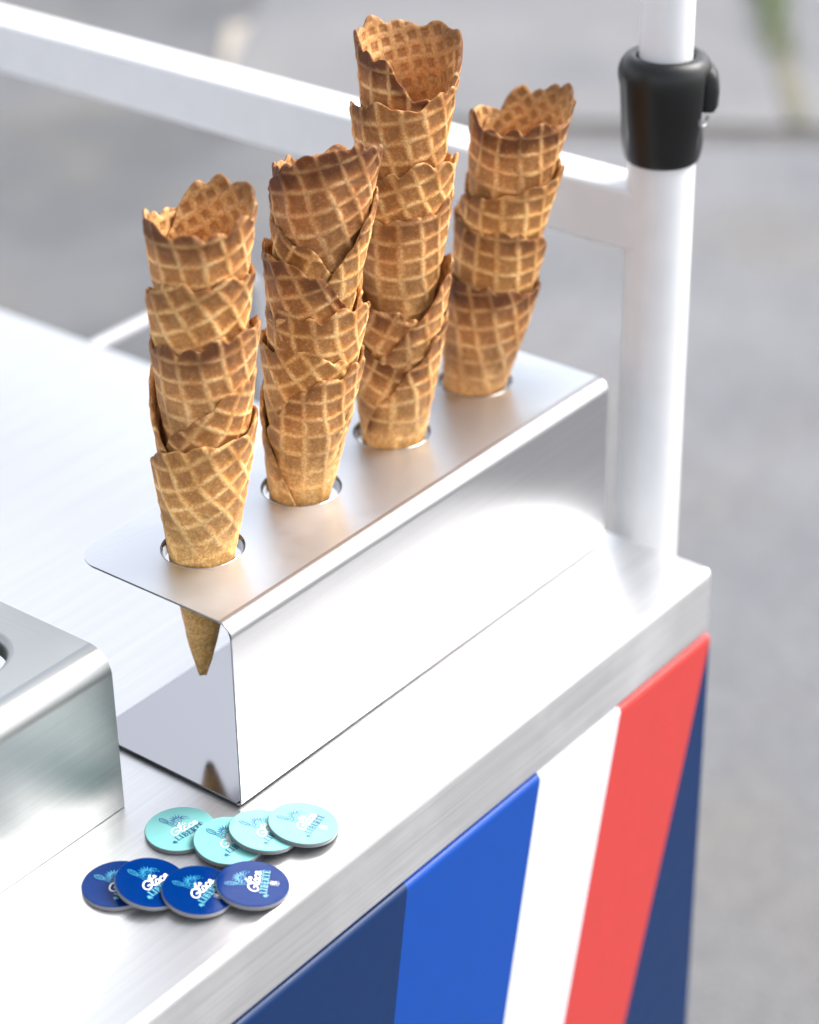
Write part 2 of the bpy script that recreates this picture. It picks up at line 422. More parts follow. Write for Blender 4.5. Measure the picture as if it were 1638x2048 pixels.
# press the lever slot (image right) and the flat window (image left) into the barrel
for v in bm.verts:
    d = Vector((v.co.x-PX, v.co.y-PY, 0)); r = d.length
    a = ang_dir(d)
    z = v.co.z
    if r > 0.185:
        def soft(x, a0, a1, e): return max(0, min(1, (x-a0)/e))*max(0, min(1, (a1-x)/e))
        k = soft(a, -35, 42, 9)*soft(z, zb+0.17, zb+0.47, 0.05)
        k2 = (1 if (a > 150 or a < -150) else 0)*soft(a if a > 0 else a+360, 148, 215, 7)*soft(z, zb+0.19, zb+0.44, 0.04)
        nr = r-0.045*k-0.022*k2
        d = d.normalized()*nr; v.co.x, v.co.y = PX+d.x, PY+d.y
bmesh.ops.recalc_face_normals(bm, faces=bm.faces)
cl = finish('clamp_collar', bm, BLACK_PLASTIC, pole, CO, 50)
sb = cl.modifiers.new('smooth', 'SUBSURF'); sb.levels = 1; sb.render_levels = 1
def dirv(deg): return rv*math.cos(rad(deg))+fv*math.sin(rad(deg))
# lever paddle: rounded bar standing proud of the slot, hinged on a pin ring below
bm = bmesh.new(); P = []
cA = Vector((PX, PY, 0))
for j, (zz, ro, hw, th) in enumerate(((2.385, 0.222, 0.06, 0.02), (2.392, 0.220, 0.085, 0.042), (2.42, 0.220, 0.096, 0.056), (2.50, 0.220, 0.10, 0.060), (2.57, 0.217, 0.096, 0.054), (2.605, 0.215, 0.08, 0.036), (2.615, 0.212, 0.05, 0.015))):
    ring = []
    for k in range(16):
        a = 2*math.pi*k/16; ca, sa = math.cos(a), math.sin(a)
        sg = lambda x: math.copysign(abs(x)**0.6, x)
        c = cA+dirv(4)*(ro+th*sg(ca))+Vector((-rv.y, rv.x, 0))*0
        tang = dirv(94)
        ring.append(bm.verts.new(c+tang*hw*sg(sa)+Vector((0, 0, zz))))
    P.append(ring)
for a, b in zip(P, P[1:]):
    for k in range(16): bm.faces.new((a[k], a[(k+1) % 16], b[(k+1) % 16], b[k]))
bm.faces.new(P[0][::-1]); bm.faces.new(P[-1])
bmesh.ops.recalc_face_normals(bm, faces=bm.faces)
finish('lever', bm, BLACK_SOFT, pole, CO, 60)
bm = bmesh.new()
ctr = cA+dirv(34)*0.228+Vector((0, 0, 2.38)); nr = dirv(34); tg_ = dirv(124); zz = Vector((0, 0, 1))
for k in range(25):
    a = math.pi*(1.0+1.0*k/24)-0.15
    c = ctr+(tg_*-math.cos(a)+zz*math.sin(a))*0.05
    rad_ = (c-ctr).normalized()
    ring = [bm.verts.new(c+(rad_*math.cos(q)+nr*math.sin(q))*0.0085) for q in np.linspace(0, 2*math.pi, 8, endpoint=False)]
    if k:
        for j in range(8): bm.faces.new((pr[j], pr[(j+1) % 8], ring[(j+1) % 8], ring[j]))
    pr = ring
bmesh.ops.recalc_face_normals(bm, faces=bm.faces)
finish('pin_ring', bm, CHROME, pole, CO, 60)
# white rectangular rail running back from the pole
bm = bmesh.new(); add_box(bm, (3.275, 0.012, 1.62), (3.56, 8.2, 1.957), 0.03, 4)
rail = finish('rail', bm, WHITE_PAINT, cart, CO, 50); rail['label'] = 'white rectangular rail running back from the pole'
bm = bmesh.new(); add_lathe(bm, [(PR, -4.0), (PR, 14)], (PX, 8.37), 40)
finish('rear_pole', bm, WHITE_PAINT, cart, CO)
bm = bmesh.new(); add_box(bm, (BX-0.07, 8.2-0.02, -2.6), (PX, 8.3, -2.2)); add_box(bm, (BX-0.9, 6.1, -2.6), (BX-0.072, 8.3, -2.2))
finish('rear_bracket', bm, WHITE_PAINT, cart, CO)
# slim tube handle below the counter end
bm = bmesh.new(); rings = []
hp = [(3.0, 4.66, -0.42)]+[(5.1+0.25*math.sin(q), 4.66, -0.67+0.25*math.cos(q)) for q in np.linspace(0, math.pi/2, 8)]+[(5.35, 4.66, -5.5)]
for i, p_ in enumerate(hp):
    d_ = (Vector(hp[min(i+1, len(hp)-1)])-Vector(hp[max(i-1, 0)])).normalized(); sdv = Vector((0, 1, 0)); upv = d_.cross(sdv)
    rings.append([bm.verts.new(Vector(p_)+(sdv*math.cos(q)+upv*math.sin(q))*0.045) for q in np.linspace(0, 2*math.pi, 20, endpoint=False)])
for a_, b_ in zip(rings, rings[1:]):
    for k in range(20): bm.faces.new((a_[k], a_[(k+1) % 20], b_[(k+1) % 20], b_[k]))
bm.faces.new(rings[0]); bm.faces.new(rings[-1])
bmesh.ops.recalc_face_normals(bm, faces=bm.faces)
finish('handle', bm, mat_plain('grey painted tube', (0.36, 0.36, 0.38), 0.4), cart, CO)

# ------------------------------------------------------------------ bent sheet holders
def sheet_with_holes(x0, x1, y0, y1, z, th, holes, rc, n=48, lip=0.0):
    """flat plate with rounded rear corners (radius rc) and round holes, as a bmesh"""
    cu = bpy.data.curves.new('outline', 'CURVE'); cu.dimensions = '2D'; cu.fill_mode = 'BOTH'
    def poly(pts):
        sp = cu.splines.new('POLY'); sp.points.add(len(pts)-1); sp.use_cyclic_u = True
        for p, (x, y) in zip(sp.points, pts): p.co = (x, y, 0, 1)
    pts = [(x0, y0), (x1, y0)]
    for cx, a0 in ((x1-rc, 0), (x0+rc, 90)):
        for k in range(13):
            a = rad(a0+90*k/12); pts.append((cx+rc*math.cos(a), y1-rc+rc*math.sin(a)))
    poly(pts)
    for hx, hy, hr in holes:
        poly([(hx+hr*math.cos(2*math.pi*k/n), hy+hr*math.sin(2*math.pi*k/n)) for k in range(n)])
    cu.extrude = th/2
    ob = bpy.data.objects.new('outline', cu); col.objects.link(ob)
    dg = bpy.context.evaluated_depsgraph_get()
    me = bpy.data.meshes.new_from_object(ob.evaluated_get(dg))
    bpy.data.objects.remove(ob); bpy.data.curves.remove(cu)
    bm = bmesh.new(); bm.from_mesh(me); bpy.data.meshes.remove(me)
    bmesh.ops.remove_doubles(bm, verts=bm.verts, dist=1e-5)
    for v in bm.verts: v.co.z += z-th/2
    bmesh.ops.recalc_face_normals(bm, faces=bm.faces)
    return bm
def arc(cy, cz, r, a0, a1, n=8):
    return [(cy+r*math.cos(rad(a0+(a1-a0)*k/n)), cz+r*math.sin(rad(a0+(a1-a0)*k/n))) for k in range(n+1)]
def bent_strip(bm, path, x0, x1, th, matf, nx=1):
    """extrude an open (y,z) path (outer skin) with thickness th to its left side, from x0 to x1"""
    n = len(path); off = []
    for i in range(n):
        a = Vector(path[max(i-1, 0)]); b = Vector(path[min(i+1, n-1)]); d = (b-a).normalized()
        off.append(Vector(path[i])+Vector((-d.y, d.x))*th)
    V = lambda x, p: bm.verts.new((x, p[0], p[1]))
    oL = [V(x0, p) for p in path]; oR = [V(x1, p) for p in path]; iL = [V(x0, p) for p in off]; iR = [V(x1, p) for p in off]
    for i in range(n-1):
        f = bm.faces.new((oL[i], oR[i], oR[i+1], oL[i+1])); f.material_index = matf(i, True)
        f = bm.faces.new((iL[i], iL[i+1], iR[i+1], iR[i])); f.material_index = matf(i, False)
        bm.faces.new((oL[i], oL[i+1], iL[i+1], iL[i])); bm.faces.new((oR[i], iR[i], iR[i+1], oR[i+1]))
    return oL
def unroll_uv(co, n):
    if abs(n.z) > 0.7: return (co.y*S, co.x*S)
    return (co.z*S+0.41, co.x*S)

HL = 2.992; TH = 0.0105; RB = 0.075; RS = 0.03
HX = [0.433+0.711*i for i in range(4)]; HY = 0.564
holder = empty('cone_holder', 1.5, 0.5, 0.011); HO = (1.5, 0.5, 0.0)
tag(holder, 'long brushed steel cone holder with four round holes holding waffle cones', 'cone holder')
bm = sheet_with_holes(0, HL, RB, 1.0, 1.0, TH, [(x, HY, 0.200) for x in HX], 0.15, 64)
finish('top_plate', bm, STEEL_HOLDER, holder, HO, 30, unroll_uv)
for x in HX:      # drawn collar of each hole
    bm = bmesh.new()
    add_lathe(bm, [(0.1995, 1.0-TH-0.002), (0.1985, 1.0-0.003), (0.194, 0.9995), (0.190, 0.994), (0.187, 0.98), (0.185, 0.93), (0.189, 0.926), (0.1975, 0.98)], (x, HY), 64, cap=False)
    bmesh.ops.recalc_face_normals(bm, faces=bm.faces)
    finish('collar', bm, STEEL_COLLAR, holder, HO, 60, unroll_uv)
# front plate with both bends (goes up the front: y=0)
bm = bmesh.new()
path = arc(RS, RS, RS, 270, 180, 6)+arc(RB, 1.0-RB, RB, 180, 90, 12)
bent_strip(bm, path, 0, HL, -TH, lambda i, outer: 0 if outer else 1)
bmesh.ops.recalc_face_normals(bm, faces=bm.faces)
def front_uv(co, n):
    if co.z > 1.0-RB: return ((1.0+(co.y-0)*1.0+0.4)*S, co.x*S)
    return (co.z*S, co.x*S)
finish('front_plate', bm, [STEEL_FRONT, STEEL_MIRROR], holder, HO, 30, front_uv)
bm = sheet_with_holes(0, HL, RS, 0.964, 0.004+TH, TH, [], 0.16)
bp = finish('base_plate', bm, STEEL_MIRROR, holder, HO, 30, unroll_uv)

for x_ in (0.2, HL-0.2):
    for y_ in (0.15, 0.8):
        bm = bmesh.new(); add_lathe(bm, [(0.05, -0.0105), (0.06, -0.009), (0.06, 0.0035)], (x_, y_), 20)
        finish('foot_pad', bm, RUBBER, holder, HO)
# the second, smaller steel holder at the left edge of the picture
block = empty('glass_holder', -1.6, 0.9, 0.0); BO = (-1.6, 0.9, 0.0)
tag(block, 'satin steel bent holder with large round hole, cut off at left edge', 'holder')
ZT, YF, RBK, X1, X0 = 0.862, 0.452, 0.13, -0.315, -3.2
BH = [(-0.745, 0.98, 0.215), (-1.5, 0.98, 0.215), (-2.25, 0.98, 0.215)]
bm = sheet_with_holes(X0, X1, YF+RBK, 1.52, ZT, 0.014, [(a, b, r+0.035) for a, b, r in BH], 0.1, 64)
for hx, hy, hr in BH:     # rolled rim of each hole
    prof = [(hr+0.035-0.035*math.sin(a), ZT-0.035+0.035*math.cos(a)) for a in np.linspace(0, math.pi/2, 7)]+[(hr, ZT-0.10)]
    add_lathe(bm, prof, (hx, hy), 64, cap=False)
bmesh.ops.remove_doubles(bm, verts=bm.verts, dist=2e-4)
bmesh.ops.recalc_face_normals(bm, faces=bm.faces)
finish('top_plate', bm, STEEL_BLOCK, block, BO, 40, unroll_uv)
bm = bmesh.new()
path = [(YF, 0.003)]+[(YF, z) for z in (0.25, 0.5)]+arc(YF+RBK, ZT-RBK, RBK, 180, 90, 14)
bent_strip(bm, path, X0, X1, -0.014, lambda i, outer: 0)
bmesh.ops.recalc_face_normals(bm, faces=bm.faces)
def bf_uv(co, n):
    if co.z > ZT-RBK: return ((ZT+co.y-YF)*S, co.x*S)
    return (co.z*S, co.x*S)
finish('front_plate', bm, STEEL_BLOCK, block, BO, 30, bf_uv)
bm = bmesh.new(); add_box(bm, (X0, YF+0.02, 0.003), (X1, 1.50, 0.017)); finish('base_plate', bm, STEEL_BLOCK, block, BO, 30, unroll_uv)
bm = bmesh.new(); add_box(bm, (X0, 1.522, 0.003), (X1, 1.536, ZT-0.004)); finish('rear_plate', bm, STEEL_BLOCK, block, BO, 30, unroll_uv)

# ------------------------------------------------------------------ waffle cones
VIEW = math.atan2(-0.622, -0.783)      # world angle that faces the viewer; image right is VIEW+90 deg
PITCH = 0.103
CL = 1.36
def rprof(s): return 0.02+0.195*s-0.028*s*s
def smooth1(x): x = np.clip(x, 0, 1); return x*x*(3-2*x)
class PN:      # periodic-free smooth 1D/2D value noise
    def __init__(s, rs): s.t = rs.rand(64, 64)
    def __call__(s, x, y=None):
        y = np.zeros_like(x) if y is None else y
        xi, yi = np.floor(x).astype(int), np.floor(y).astype(int); fx, fy = smooth1(x-xi), smooth1(y-yi)
        g = lambda a, b: s.t[a % 64, b % 64]
        return (g(xi, yi)*(1-fx)+g(xi+1, yi)*fx)*(1-fy)+(g(xi, yi+1)*(1-fx)+g(xi+1, yi+1)*fx)*fy
def waffle_cone(seed, seam, tilt_right, hand=1, grid=None, toast=0.5, dip=0.36, dense=0.75, lobe=1.0, dipw=0.40, open_back=0.0, peak=None):
    rs = np.random.RandomState(seed); pn = PN(rs); pn2 = PN(rs)
    T = 1.26; th = 0.0165
    NS = 250
    s = np.linspace(0, T, NS)
    theta = seam+hand*2*np.pi*s
    # rim height
    L = CL+0.0*s
    L = L+tilt_right*np.cos(theta-(VIEW+np.pi/2))-open_back*np.cos(theta-VIEW)
    L = L+0.065*(pn(s*4.3+3, s*0+7)-0.5)+0.05*(pn(s*11+9, s*0+2)-0.5)
    x = 0.0; lob = np.zeros_like(s); arcl = s*1.47
    while x < T*1.5:
        w = rs.uniform(0.055, 0.175); h = rs.uniform(0.006, 0.020+0.24*w)*lobe; skew = rs.uniform(0.75, 1.3)
        u = np.clip((arcl-x)/w, 0, 1)**skew
        lob += np.where((arcl >= x) & (arcl < x+w), h*(1-np.abs(2*u-1)**2.1), 0); x += w*rs.uniform(0.97, 1.25)
    lob = lob+0.012*(pn2(arcl*34, s*0+9)-0.5)
    lob = np.convolve(np.pad(lob, 1, 'edge'), [.25, .5, .25], 'valid')
    e0 = np.clip(1-s/dipw, 0, 1); e1 = np.clip(1-(T-s)/dipw, 0, 1)
    L = L-CL*dip*(1.45*e0**1.5+e1**1.6)
    Lr = L+lob
    if peak:
        da = (theta-(VIEW+rad(peak[0]))+np.pi) % (2*np.pi)-np.pi
        Lr = Lr+peak[1]*np.exp(-(da/peak[2])**2)
        Lr = Lr-peak[3]*np.exp(-((da-0.9)/0.55)**2)
    # rows measured down from the rim
    nd = 74 if dense > 0.7 else 66
    d1 = np.concatenate([np.array([0, .003, .008, .016]), np.linspace(0.027, dense, nd)])
    rest = np.linspace(0, 1, 10)[1:]
    rho0 = 0.0
    D = np.zeros((NS, len(d1)+len(rest)))
    tot = Lr-rho0
    for j, d in enumerate(d1): D[:, j] = np.minimum(d, tot*0.9*(0.2+0.8*d/dense))
    for j, q in enumerate(rest): D[:, len(d1)+j] = D[:, len(d1)-1]*(1-q)+tot*q
    NR = D.shape[1]
    RHO = Lr[:, None]-D
    SS = np.repeat(s[:, None], NR, 1); TT = np.repeat(theta[:, None], NR, 1)
    alpha = 0.186
    PH = hand*2*np.pi*SS*alpha
    dv = VIEW-seam
    pv = (dv % (2*np.pi)) if hand > 0 else -((-dv) % (2*np.pi))
    rot = rad(grid)-alpha*pv
    def sheetuv(k, ph):
        X = RHO*np.cos(PH-0.55*hand*0+0)*1.0; Y = RHO*np.sin(PH)
        a = rot+ph
        U = (X*np.cos(a)-Y*np.sin(a))/PITCH*k; V = (X*np.sin(a)+Y*np.cos(a))/PITCH*k
        U0 = U; U = U+0.28*(pn(U*0.6+20, V*0.6+20)-0.5)+rs.rand(); V = V+0.28*(pn2(U0*0.6+11, V*0.6+31)-0.5)+rs.rand()
        return U, V
    def ridge(U, V, a, b):
        d = np.minimum(np.abs(U-np.round(U)), np.abs(V-np.round(V)))
        return 1-smooth1((d-a)/(b-a))
    U, V = sheetuv(1.0, 0); U2, V2 = sheetuv(1.42, 0.2)
    lowf = smooth1((1.16-RHO)/0.62)
    rd = ridge(U, V, 0.05, 0.25)*(1-0.75*lowf); rdi = ridge(U2, V2, 0.12, 0.3)*(1-0.8*lowf)
    off = th*1.35*(1-SS)
    base = rprof(np.maximum(RHO, 0))
    oval = 1+0.022*np.cos(2*(TT-rs.uniform(0, 6.28)))+0.03*(pn(TT*1.7+40, RHO*2.0)-0.5)
    base = base*oval+off*np.clip(RHO/0.5, 0.15, 1)+0.006*(pn2(TT*5+30, RHO*9)-0.5)
    # lobes curl out a little at the rim
    curl = 0.010*(pn(SS*14, RHO*0+5)-0.35)*np.clip(1-D/0.07, 0, 1)**1.5
    # rounded rim: thickness closes over the first rows
    half = th/2*np.sqrt(np.clip(1-(1-np.clip(D/0.016, 0, 1))**2, 0.0, 1)); half = np.maximum(half, 0.0006)
    es = np.minimum(SS, T-SS)*1.4
    half = half*np.sqrt(np.clip(1-(1-np.clip(es/0.012, 0, 1))**2, 0.08, 1))
    half = half*np.clip(RHO/0.12, 0.25, 1)
    reli = np.clip(D/0.02, 0, 1)
    Ro = base+half+curl+0.0078*(rd-0.4)*reli
    Ri = base-half+curl-0.005*(rdi-0.4)*reli
    Ri = np.maximum(Ri, 0.004)
    Zo = RHO*0.982; tipn = 0.012*(pn(TT*3, RHO*0+3))
    Zo = Zo+np.clip(1-RHO/0.1, 0, 1)*tipn*1.5
    def P(R): return np.stack([R*np.cos(TT), R*np.sin(TT), Zo], -1)
    PO, PI_ = P(Ro), P(Ri)
    n1 = NS*NR
    verts = np.concatenate([PO.reshape(-1, 3), PI_.reshape(-1, 3)])*S
    i, j = np.meshgrid(np.arange(NS-1), np.arange(NR-1), indexing='ij'); a = i*NR+j
    q = np.stack([a, a+1, a+NR+1, a+NR], -1).reshape(-1, 4)
    if hand < 0: q = q[:, ::-1]
    qo = q; qi = q[:, ::-1]+n1
    k = np.arange(NS-1)*NR
    rim = np.stack([k, k+NR, k+NR+n1, k+n1], -1)
    k = np.arange(NS-1)*NR+NR-1
    bot = np.stack([k, k+n1, k+NR+n1, k+NR], -1)
    k = np.arange(NR-1); e_0 = np.stack([k, k+n1, k+1+n1, k+1], -1)
    k = (NS-1)*NR+np.arange(NR-1); e_1 = np.stack([k, k+1, k+1+n1, k+n1], -1)
    cap = np.concatenate([rim, bot, e_0, e_1])
    if hand < 0: cap = cap[:, ::-1]
    faces = np.concatenate([qo, cap, qi]); nin = len(qi)
    me = bpy.data.meshes.new('waffle_cone')
    me.vertices.add(len(verts)); me.vertices.foreach_set('co', verts.ravel())
    me.loops.add(faces.size); me.loops.foreach_set('vertex_index', faces.ravel().astype(np.int32))
    me.polygons.add(len(faces)); me.polygons.foreach_set('loop_start', np.arange(0, faces.size, 4, dtype=np.int32))
    mi = np.zeros(len(faces), np.int32); mi[-nin:] = 1
    me.polygons.foreach_set('material_index', mi)
    me.polygons.foreach_set('use_smooth', np.ones(len(faces), bool))
    uvl = me.uv_layers.new(name='UVMap')
    uo = np.stack([U, V], -1).reshape(-1, 2); ui = np.stack([U2, V2], -1).reshape(-1, 2)
    uvv = np.concatenate([uo, uo]); uvf = uvv[faces.ravel()]; nl = nin*4
    uvf[-nl:] = ui[faces[-nin:].ravel()-n1]
    uvl.data.foreach_set('uv', uvf.astype(np.float32).ravel())
    at = me.attributes.new('toast', 'FLOAT_COLOR', 'POINT')
    edge = np.clip(1-D/0.17, 0, 1)**1.2*toast*2*np.clip(0.4+1.2*(pn(SS*9+5, RHO*3)-0.15), 0, 1.3)
    edge = np.clip(edge, 0, 1)
    c = np.stack([edge, lowf, 0*edge+np.clip(1.05-toast+0.4*(rs.rand()-0.5), 0, 1), 0*edge+1], -1).reshape(-1, 4)
    at.data.foreach_set('color', np.concatenate([c, c]).astype(np.float32).ravel())
    me.materials.append(WAFFLE_OUT); me.materials.append(WAFFLE_IN)
    me.update(calc_edges=True); me.validate()
    return me
R_ = math.pi/180
# stack data: lean (dx,dy per unit height), then each cone from the top: rim height, seam angle from the viewer (+ = image right), tilt to the right, handedness, grid angle, toast, overlap dip, label
STACKS = [
 ((0.036, -0.046), [
  (2.67, 150, .05, 1, 15, .75, 0.13, 'topmost waffle cone of the leftmost stack, open mouth with tall pointed back rim'),
  (2.42, -160, .02, 1, 30, .45, 0.13, 'second waffle cone from the top in the leftmost stack'),
  (2.15, 170, .07, -1, 10, .55, 0.13, 'waffle cone third from the top in the leftmost stack, dark brown rim'),
  (1.91, 12, .02, -1, 35, .35, 0.36, 'fourth waffle cone down the leftmost stack with V-shaped overlap in front'),
  (1.61, 165, .08, 1, 28, .3, 0.13, 'bottom waffle cone of the leftmost stack, its tip hanging below the steel shelf')]),
 ((0.064, -0.080), [
  (2.73, -120, .03, 1, 22, .95, 0.13, 'darkly toasted topmost waffle cone of the stack in the second hole from the left'),
  (2.50, -42, .03, 1, 3, .4, 0.36, 'waffle cone second from the top in the second stack, curled flap at its left'),
  (2.22, 14, -.01, 1, 30, .55, 0.36, 'third waffle cone down the second stack, its edge falling diagonally to the right'),
  (2.02, 165, .05, -1, 10, .45, 0.13, 'fourth waffle cone down the second stack, below the diagonal flap'),
  (1.845, 22, .05, 1, 40, .15, 0.36, 'pale yellow edged waffle cone fifth down the second stack'),
  (1.675, -8, .02, -1, 3, .3, 0.36, 'bottom waffle cone of the second stack, standing in the second hole')]),
 ((0.033, -0.042), [
  (3.02, -25, .0, 1, 30, .7, 0.3, 'topmost waffle cone of the tallest stack, wide open mouth and broken front rim'),
  (2.80, 150, .06, 1, 14, .35, 0.13, 'brown second waffle cone from the top of the tallest stack'),
  (2.49, 165, .05, -1, 24, .35, 0.13, 'third waffle cone from the top of the tallest stack'),
  (2.26, -150, .05, 1, 4, .35, 0.13, 'fourth waffle cone down the tallest stack, its grid standing upright'),
  (1.88, -40, .05, 1, 3, .4, 0.24, 'fifth waffle cone down the tallest stack with curled flap at left'),
  (1.60, -45, .07, 1, 4, .5, 0.24, 'bottom waffle cone of the tallest stack, standing in the third hole')]),
 ((0.098, -0.123), [
  (2.50, 160, .04, 1, 5, .75, 0.13, 'topmost waffle cone of the rightmost stack, open mouth tilted to the left'),
  (2.185, -130, .04, 1, 5, .35, 0.13, 'second waffle cone from the top of the rightmost stack'),
  (1.92, 150, .04, -1, 5, .45, 0.13, 'waffle cone third from the top of the rightmost stack, just above the bottom one'),
  (1.61, 150, .0, 1, 18, .7, 0.13, 'bottom waffle cone of the rightmost stack, slanted diamond grid')]),
]
seed = 11
for hx, (lean, cones) in zip(HX, STACKS):
    ax = Vector((lean[0], lean[1], 1)).normalized(); q = Vector((0, 0, 1)).rotation_difference(ax)
    n = len(cones)
    for ci, (zr, seam, tr, hand, grid, toast, dip, label) in enumerate(cones):
        seed += 7
        bottom = ci == n-1
        me = waffle_cone(seed, VIEW+seam*R_, tr, hand, grid, toast, dip=dip, dense=1.0 if bottom else 0.62, lobe=1.25 if ci == 0 else 1.0, open_back=(0.05, -0.10, 0.03, 0.03)[HX.index(hx)] if ci == 0 else 0.0, peak=(185, .085, .26, .05) if (ci == 0 and hx == HX[0]) else None)
        zt_ = zr+(0.035 if ci == 0 and hx != HX[1] else 0.015)-CL*0.982
        p = Vector((hx, HY, 1.0))+Vector((lean[0], lean[1], 1))*(zt_-1.0)
        o = bpy.data.objects.new('waffle_cone', me); col.objects.link(o)
        o.location = W(*p); o.rotation_mode = 'QUATERNION'
        rj = random.Random(seed); wob = Vector((rj.uniform(-.012, .012), rj.uniform(-.012, .012), 1)).normalized()
        o.rotation_quaternion = Vector((0, 0, 1)).rotation_difference(wob) @ q if not bottom else q
        tag(o, label, 'waffle cone', 'waffle cones stacked in the steel holder')

# ------------------------------------------------------------------ printed round tokens
TR, TT_ = 0.163, 0.024
def cat_rom(P, n=6, closed=False):
    P = [Vector(p) for p in P]; out = []
    N = len(P); rng_ = range(N) if closed else range(N-1)
    for i in rng_:
        g = (lambda k: P[k % N]) if closed else (lambda k: P[max(0, min(N-1, k))])
        p0, p1, p2, p3 = g(i-1), g(i), g(i+1), g(i+2)
        for k in range(n):
            t_ = k/n
            out.append(0.5*((2*p1)+(p2-p0)*t_+(2*p0-5*p1+4*p2-p3)*t_*t_+(3*p1-p0-3*p2+p3)*t_**3))
    if not closed: out.append(P[-1])
    return out
class Ink:
    def __init__(s, z): s.bm = bmesh.new(); s.z = z; s.k = 0
    def stroke(s, pts, w, smooth=False, closed=False):
        pts = cat_rom(pts, 6, closed) if smooth else [Vector(p) for p in pts]
        if closed: pts = pts+[pts[0]]
        z = s.z+s.k*0.00006; s.k += 1
        L = []; n = len(pts)
        for i, p in enumerate(pts):
            a, b = pts[max(i-1, 0)], pts[min(i+1, n-1)]
            if closed and i in (0, n-1): a, b = pts[-2], pts[1]
            d = (b-a)
            if d.length < 1e-9: continue
            d.normalize(); nn = Vector((-d.y, d.x))*w/2
            L.append((s.bm.verts.new((p.x+nn.x, p.y+nn.y, z)), s.bm.verts.new((p.x-nn.x, p.y-nn.y, z))))
        for a, b in zip(L, L[1:]): s.bm.faces.new((a[0], a[1], b[1], b[0]))
    def fill(s, pts):
        z = s.z+s.k*0.00006; s.k += 1
        s.bm.faces.new([s.bm.verts.new((p[0], p[1], z)) for p in pts])
    def done(s, name, mat):
        for f in s.bm.faces:
            f.normal_update()
            if f.normal.z < 0: f.normal_flip()
        for v in s.bm.verts: v.co = Vector((v.co.x*0.80, v.co.y*0.80, v.co.z))*S
        me = bpy.data.meshes.new(name); s.bm.to_mesh(me); s.bm.free(); me.materials.append(mat); return me
def tf(pts, sx, sy, ox, oy, slant=0.0): return [((x*sx+slant*y*sy+ox)*TR, (y*sy+oy)*TR) for x, y in pts]
SCRIPT = {
 'G': ([(.95,.78),(.85,.98),(.5,.98),(.12,.7),(.05,.3),(.3,.02),(.7,.08),(.92,.34),(.62,.44),(.5,.36)], 1.0),
 'l': ([(0,.12),(.28,.6),(.34,.98),(.18,1.08),(.1,.6),(.14,.1),(.3,.0),(.44,.14)], .42),
 'a': ([(.52,.42),(.3,.52),(.06,.3),(.1,.02),(.36,.06),(.54,.46),(.5,.08),(.66,.02)], .62),
 'c': ([(.46,.38),(.3,.52),(.06,.3),(.14,.02),(.36,.02),(.54,.16)], .52),
 'e': ([(.1,.2),(.4,.3),(.36,.5),(.14,.44),(.06,.16),(.26,.0),(.56,.16)], .5),
 'L': ([(.7,.74),(.62,.98),(.42,.9),(.4,.4),(.1,.06),(.06,.2),(.4,.1),(.85,.02)], .86),
}
def serif(ch):
    s_, t_ = 0.17, 0.075
    stem = lambda x: ([(x, 0), (x, 1)], s_)
    hb = lambda x0, x1, y: ([(x0, y), (x1, y)], t_)
    if ch == 'L': return [stem(.2), hb(0, .62, .04), hb(0, .4, .96), ([(.6, 0), (.6, .3)], t_)], .70
    if ch == 'I': return [stem(.2), hb(0, .4, .04), hb(0, .4, .96)], .48
    if ch == 'B': return [stem(.2), hb(0, .4, .04), hb(0, .4, .96), ([(.3, .96), (.55, .9), (.58, .7), (.5, .54), (.3, .52)], .11), ([(.3, .5), (.6, .46), (.66, .26), (.55, .06), (.3, .04)], .12)], .78
    if ch in 'E': return [stem(.2), hb(0, .58, .04), hb(0, .58, .96), hb(.2, .48, .5), ([(.57, 0), (.57, .28)], t_), ([(.57, .74), (.57, 1)], t_), ([(.47, .4), (.47, .6)], t_)], .68
    if ch == 'É': a, w = serif('E'); return a+[([(.24, 1.08), (.46, 1.34)], .13)], w
    if ch == 'R': return [stem(.2), hb(0, .4, .04), hb(0, .4, .96), ([(.3, .96), (.58, .9), (.6, .68), (.5, .5), (.3, .48)], .12), ([(.4, .48), (.6, .04)], .15), hb(.52, .74, .04)], .76
    if ch == 'T': return [stem(.34), hb(.16, .52, .04), hb(0, .68, .96), ([(.02, .72), (.02, 1)], t_), ([(.66, .72), (.66, 1)], t_)], .74
